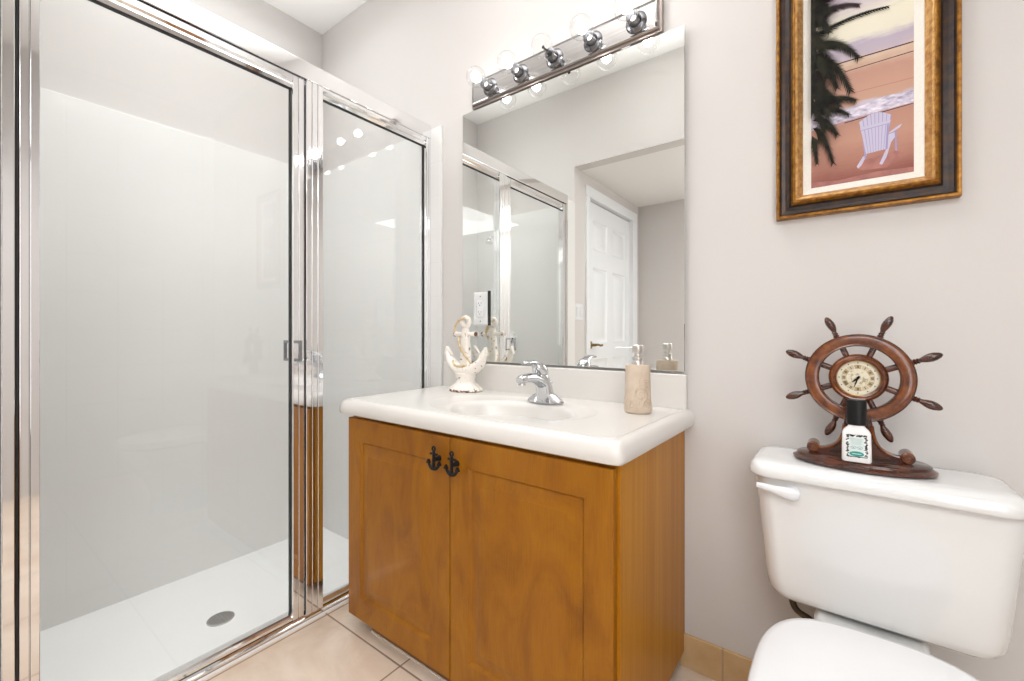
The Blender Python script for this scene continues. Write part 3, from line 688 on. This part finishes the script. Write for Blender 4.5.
ap([(-.0985, .17), (-.093, .20), (-.089, .28), (-.086, .36), (-.090, .44), (-.091, .499), (-.0985, .499)], 1)
obj('beach_print', A, [art, pm_d, pm_p, p_line, p_foam, p_ch, p_chd, p_sh, p_sea], pc, smooth=False, label='painted beach with palm and white chair')

# ------------------------------------------------------------------ toilet
tcx = .055
to = thing('toilet', 'white porcelain toilet with closed lid, right of the vanity', 'toilet', (tcx, -.4, 0))
T_ = []
for z, hx, f, r in ((.402, .140, -.172, .03), (.404, .158, -.186, .035), (.411, .172, -.193, .04), (.424, .180, -.196, .04), (.45, .1845, -.198, .04), (.55, .1945, -.202, .04), (.66, .2045, -.206, .04), (.676, .2055, -.206, .04)):
    b = -.016 if z > .41 else -.03
    f += .007
    T_.append(rrect(tcx + .0085, (f + b) / 2, hx + .017, (b - f) / 2, r, z - .013 * (z < .5), 6))
obj('tank', MB().loft(T_), porc, to, sharp=60)
Ld = []
for z, d_ in ((.6765, -.010), (.677, -.002), (.681, .0), (.692, -.001), (.702, -.005), (.709, -.012), (.7125, -.024), (.713, -.045)):
    hx, f, b = .222 + d_, -.216 - d_, -.006 + d_; z += .001
    Ld.append(rrect(tcx + .003, (f + b) / 2, hx + .008, (b - f) / 2, .045 + d_ * .5, z, 8))
obj('tank_lid', MB().loft(Ld), porc, to, sharp=60)
fl = MB().lathe([(.016, 0), (.016, .006), (.010, .012)], (-.082, -0.195, .650), (0, -1, 0), 20)
fl.tube([(-.068, -0.213, .649), (-.078, -0.215, .650), (-.095, -0.216, .651), (-.118, -0.217, .6545), (-.140, -0.217, .6575), (-.151, -0.217, .6585)], [.009, .0145, .0135, .0085, .007, .006], 14, .6, up=(0, 0, 1))
obj('flush_lever', fl, plastic_w, to)
def egg(hw, yc, bb, bf, z, n=64, nb=3.1, nf=2.2):
    out = []
    if z > .39: z += .006
    for i in range(n):
        a = 2 * PI * i / n; c, s = math.cos(a), math.sin(a); p = nb if s > 0 else nf
        out.append((tcx + .004 + 1.03 * hw * math.copysign(abs(c) ** (2 / p), c), yc + (bb if s > 0 else bf) * math.copysign(abs(s) ** (2 / p), s), z))
    return out
bw = MB().loft([egg(.115, -.45, .22, .20, 0, nb=4), egg(.112, -.45, .22, .20, .03, nb=4), egg(.10, -.45, .21, .19, .1, nb=3), egg(.105, -.47, .20, .20, .19, nb=3), egg(.14, -.50, .20, .24, .28, nb=3), egg(.168, -.52, .215, .255, .35), egg(.175, -.53, .22, .255, .375), egg(.172, -.53, .22, .252, .386), egg(.12, -.53, .15, .18, .386), egg(.10, -.53, .12, .15, .30), egg(.05, -.50, .07, .08, .22)])
bw.loft([rrect(tcx, -.19, .10, .155, .03, .18, 5), rrect(tcx, -.19, .10, .155, .03, .30, 5), rrect(tcx, -.188, .096, .152, .03, .374, 5), rrect(tcx, -.188, .088, .145, .026, .381, 5)])
bw.lathe([(.05, .381), (.045, .390)], (tcx, -.10, 0), n=24)
obj('bowl', bw, porc, to, sharp=60)
obj('seat', MB().loft([egg(.171, -.535, .235, .25, .392), egg(.176, -.535, .238, .256, .397), egg(.176, -.535, .238, .256, .408), egg(.172, -.535, .235, .252, .412)]), plastic_w, to, sharp=60)
lid_rings = [egg(.168, -.535, .236, .248, .4135), egg(.174, -.535, .240, .256, .418), egg(.1745, -.535, .241, .2565, .424), egg(.171, -.535, .238, .252, .429), egg(.160, -.535, .226, .24, .432), egg(.11, -.535, .15, .17, .434), egg(.03, -.535, .04, .05, .4345)]
obj('seat_lid', MB().loft(lid_rings), plastic_w, to, sharp=60)
for sg in (-1, 1): obj('seat_hinge', MB().box(tcx + sg * .07 - .014, tcx + sg * .07 + .014, -.300, -.272, .388, .416, .005), plastic_w, to)
# water supply
ws = thing('supply_hose', 'dark bronze water supply hose under the toilet tank', 'water hose', (-.09, -.02, .2))
hp = bez((-.088, -.10, .404), (-.090, -.10, .36), (-.092, -.10, .335), (-.070, -.10, .325)) + bez((-.070, -.10, .325), (-.02, -.10, .312), (-.015, -.08, .26), (-.05, -.06, .18))[1:] + [Vector((-.06, -.055, .16))]
obj('hose', MB().tube(hp, .0075, 12), bronze, ws)
obj('stop_valve', MB().lathe([(.03, 0), (.028, .004), (.009, .008), (.009, .05), (.014, .05), (.014, .075), (.008, .08)], (-.06, 0, .15), (0, -1, 0), 20).tube([(-.06, -.055, .15), (-.06, -.055, .175)], .011, 12), chrome, ws)

# ------------------------------------------------------------------ ship wheel clock
wx, wy, wz, zb = .0385, -.118, .913, .714
ck = thing('ship_wheel_clock', 'wooden ship wheel clock standing on the toilet tank lid', 'clock', (wx + .006, wy, zb))
bx = wx + .004
BE = [(.128, .073, 0), (.135, .080, .003), (.136, .081, .008), (.131, .076, .011), (.128, .073, .0125), (.1265, .0715, .018), (.121, .066, .021), (.06, .03, .021)]
def el2(rx, ry, z, n=56): rx *= .945; ry *= .93; return [(bx + rx * math.cos(2 * PI * i / n), wy + ry * math.sin(2 * PI * i / n), zb + z) for i in range(n)]
obj('oval_base', MB().loft([el2(*e) for e in BE]), walnut, ck, label='dark oval stepped base')
sup = MB(); zs = zb + .021
half = [(.088, zs), (.088, zs + .006)] + [(.076 - .050 * t - .012 * math.sin(PI * t), zs + .010 + .062 * t ** 1.9) for t in [i / 10 for i in range(11)]] + [(.024, zs + .085), (.022, zs + .098)]
polyg = [(bx - .004 + x, z) for x, z in half] + [(bx - .004 - x, z) for x, z in half[::-1]]
sup.prism(polyg, lambda p: (p[0], wy - .013, p[1]), lambda p: (p[0], wy + .017, p[1]))
obj('stand', sup, walnut, ck)
for sg in (-1, 1):
    sc = MB(); sxx = bx - .004 + sg * .083
    sc.lathe([(.001, -.021), (.010, -.021), (.0125, -.018), (.0125, .022), (.010, .025), (.001, .025)], (sxx, wy, zs + .0125), (0, 1, 0), 24)
    sp_ = [(sxx + sg * .0105 * math.cos(a) * (1 - (a / 9)), wy - .0215, zs + .0125 + .0105 * math.sin(a) * (1 - (a / 9))) for a in [i * .4 for i in range(20)]]
    sc.tube(sp_, .0016, 6)
    rim = [(bx - .004 + sg * (x - .002), wy - .013, z + .001) for x, z in half[2:13]]
    sc.tube(rim, .0035, 8)
    obj('scroll', sc, walnut_hi, ck)
def ring_prof(c, pr, n=64):
    mb = MB(); V_ = [[mb.b.verts.new((c[0] + r * math.cos(2 * PI * i / n), c[1] + y, c[2] + r * math.sin(2 * PI * i / n))) for i in range(n)] for r, y in pr]
    for k in range(len(pr)):
        a, b = V_[k], V_[(k + 1) % len(pr)]
        for i in range(n): mb.face([a[i], a[(i + 1) % n], b[(i + 1) % n], b[i]])
    return mb
obj('rim_ring', ring_prof((wx, wy, wz), [(.0985, -.008), (.0985, .010), (.0725, .010), (.0725, -.008), (.0745, -.0115), (.0765, -.010), (.0850, -.0125), (.0935, -.010), (.0965, -.0115)]), walnut_hi, ck, label='outer wooden wheel ring')
for R_ in (.0978, .0735): obj('rim_bead', MB().torus((wx, wy - .0095, wz), R_, .0017, (0, 1, 0), 64, 8), walnut, ck)
obj('hub', ring_prof((wx, wy, wz), [(.0540, -.006), (.0540, .012), (.001, .012), (.001, -.004), (.0385, -.004), (.0395, -.012), (.0425, -.015), (.0455, -.0135), (.0480, -.0145), (.0520, -.011)]), walnut_hi, ck)
for k in range(8):
    a = math.radians(22.5 + 45 * k); dv = Vector((math.cos(a), 0, math.sin(a)))
    prf = [(.0001, .046), (.0068, .047), (.0068, .074), (.0072, .096), (.0074, .1005), (.0052, .102), (.0066, .1045), (.0048, .107), (.0064, .1095), (.0046, .112), (.0052, .115), (.0078, .122), (.0094, .130), (.0088, .138), (.0058, .146), (.0030, .1495), (.0001, .1505)]
    obj('spoke_handle', MB().lathe(prf, (wx, wy + .001, wz), dv, 16), walnut, ck)
fc = MB(); cream = mat('cream clock dial', srgb(232, 226, 208), .4); tan = mat('tan dial ring', srgb(186, 164, 122), .45); tan2 = mat('pale dial squares', srgb(206, 192, 158), .45)
mapm = noisy('old map dial centre', srgb(228, 220, 198), srgb(172, 158, 122), (1, 1, 1), 130, .5, lo=.48, hi=.6)
def disc(r0, r1, a0, a1, y, mi, n=4):
    for i in range(n):
        p, q_ = a0 + (a1 - a0) * i / n, a0 + (a1 - a0) * (i + 1) / n
        pts = [(r0, p), (r1, p), (r1, q_), (r0, q_)] if r0 > 0 else [(0, 0), (r1, p), (r1, q_)]
        fc.poly([(wx + r * math.cos(t), wy + y, wz + r * math.sin(t)) for r, t in pts], mi)
disc(0, .0385, 0, 2 * PI, -.0045, 0, 48)
disc(0, .0195, 0, 2 * PI, -.0048, 3, 40)
for k in range(12):
    a = 2 * PI * k / 12; disc(.0205, .0300, a - .24, a + .24, -.0048, 1 if k % 2 else 2)
    tx, tz = math.cos(a), math.sin(a)
    n_str = [3, 2, 1, 2, 1, 2, 3, 4, 2, 2, 1, 2][(k) % 12]
    for j in range(n_str):
        off = (j - (n_str - 1) / 2) * .0022
        P_ = lambda r, w_: (wx + tx * r - tz * w_, wy - .0051, wz + tz * r + tx * w_)
        fc.poly([P_(.0225, off - .0006), P_(.0225, off + .0006), P_(.0282, off + .0006), P_(.0282, off - .0006)], 4)
    fc.poly([(wx + r * math.cos(t), wy - .005, wz + r * math.sin(t)) for r, t in ((.033, a - .03), (.0352, a - .03), (.0352, a + .03), (.033, a + .03))], 4)
obj('clock_dial', fc, [cream, tan, tan2, mapm, black], ck, smooth=False, label='cream dial with tan numeral ring')
for nm, ang_, ln, wd in (('hour_hand', 226, .015, .0016), ('minute_hand', 198, .023, .0011)):
    a = math.radians(90 - ang_); hb = MB()
    hb.tube([(wx - .005 * math.cos(a), wy - .0066, wz - .005 * math.sin(a)), (wx + ln * .5 * math.cos(a), wy - .0066, wz + ln * .5 * math.sin(a)), (wx + ln * math.cos(a), wy - .0066, wz + ln * math.sin(a))], [wd, wd * 1.2, wd * .4], 6, .4, up=(-math.sin(a), 0, math.cos(a)))
    hb.lathe([(.003, .005), (.003, .0078), (.001, .0085)], (wx, wy, wz), (0, -1, 0), 12)
    obj(nm, hb, black, ck)
obj('bezel', MB().torus((wx, wy - .0105, wz), .0392, .0014, (0, 1, 0), 48, 8), brass, ck)

# ------------------------------------------------------------------ spray bottle
px_, py_, pz_ = .0345, -.176, zb + .0215
sb = thing('spray_bottle', 'small white bottle with black cap before the ship wheel clock', 'bottle', (px_, py_, pz_))
w_pl = mat('white bottle plastic', srgb(240, 240, 240), .25, coat=.3)
py_ = -.1715
obj('bottle_body', MB().loft([rrect(px_, py_, .024, .0115, .006, pz_, 5), rrect(px_, py_, .026, .0135, .008, pz_ + .003, 5), rrect(px_, py_, .0255, .0135, .008, pz_ + .030, 5), rrect(px_, py_, .0245, .0130, .008, pz_ + .062, 5), rrect(px_, py_, .022, .0125, .008, pz_ + .068, 5), rrect(px_, py_, .0155, .0115, .008, pz_ + .075, 5), rrect(px_, py_, .013, .0105, .008, pz_ + .080, 5)]), w_pl, sb)
obj('cap', MB().lathe([(.0165, .0795), (.0178, .081), (.0176, .130), (.0165, .1335), (.001, .134)], (px_, py_, pz_), n=32, sy=.82), blackp, sb, label='black cylindrical cap')
lb = MB(); yl = py_ - .0139; X = lambda x, z, k=0: (px_ + x, yl - .00012 * k, pz_ + z)
def rect(x0_, x1_, z0_, z1_, mi, k=0): lb.poly([X(x0_, z0_, k), X(x1_, z0_, k), X(x1_, z1_, k), X(x0_, z1_, k)], mi)
rect(-.0185, .0185, .010, .0600, 0)
r2 = random.Random(11)
for i in range(150):   # scrollwork border
    side = i % 4; u = r2.random()
    x, z = [(-.0158 + r2.uniform(-.002, .002), .012 + u * .046), (.0158 + r2.uniform(-.002, .002), .012 + u * .046), (-.017 + u * .034, .0575 + r2.uniform(-.0015, .0015)), (-.017 + u * .034, .0125 + r2.uniform(-.001, .001))][side]
    R_ = r2.uniform(.0011, .0022); a0 = r2.uniform(0, 6)
    lb.poly([X(x + R_ * math.cos(a0 + t), z + R_ * math.sin(a0 + t) * r2.uniform(.5, 1), 1) for t in (0, 1.2, 2.4, 3.6, 5)], 1)
rect(-.0128, .0128, .013, .0540, 2, 2)
for i in range(6): rect(-.010 + .0002 * i, .010 - .0004 * i, .0505 - i * .0023, .0512 - i * .0023, 3, 3)
for ex in (-.0055, .0055):   # the two eyes with lashes
    for t0, t1, r_ in ((.1, 3.1, .0042), (3.3, 6.1, .0033)):
        for i in range(8):
            p, q_ = t0 + (t1 - t0) * i / 8, t0 + (t1 - t0) * (i + 1) / 8
            lb.poly([X(ex + rr * math.cos(t), .0315 + rr * .7 * math.sin(t), 3) for rr, t in ((r_, p), (r_ + .0007, p), (r_ + .0007, q_), (r_, q_))], 1)
    lb.poly([X(ex + .0010 * math.cos(t), .0312 + .0010 * math.sin(t), 3) for t in [i * PI / 4 for i in range(8)]], 1)
lb.poly([X(.0125 * math.cos(t), .0185 + .0055 * math.sin(t), 3) for t in [2 * PI * i / 28 for i in range(28)]], 4)
lb.poly([X(x, z, 4) for x, z in ((-.008, .0180), (.008, .0180), (.008, .0190), (-.008, .0190))], 0)
obj('label', lb, [mat('label white', srgb(236, 240, 238), .5), mat('label ink', srgb(44, 52, 58), .5), mat('label pale mint', srgb(214, 228, 226), .5), mat('label grey print', srgb(176, 190, 190), .5), mat('label teal', srgb(40, 150, 140), .5)], sb, smooth=False, label='pale label with two eyes and teal banner')
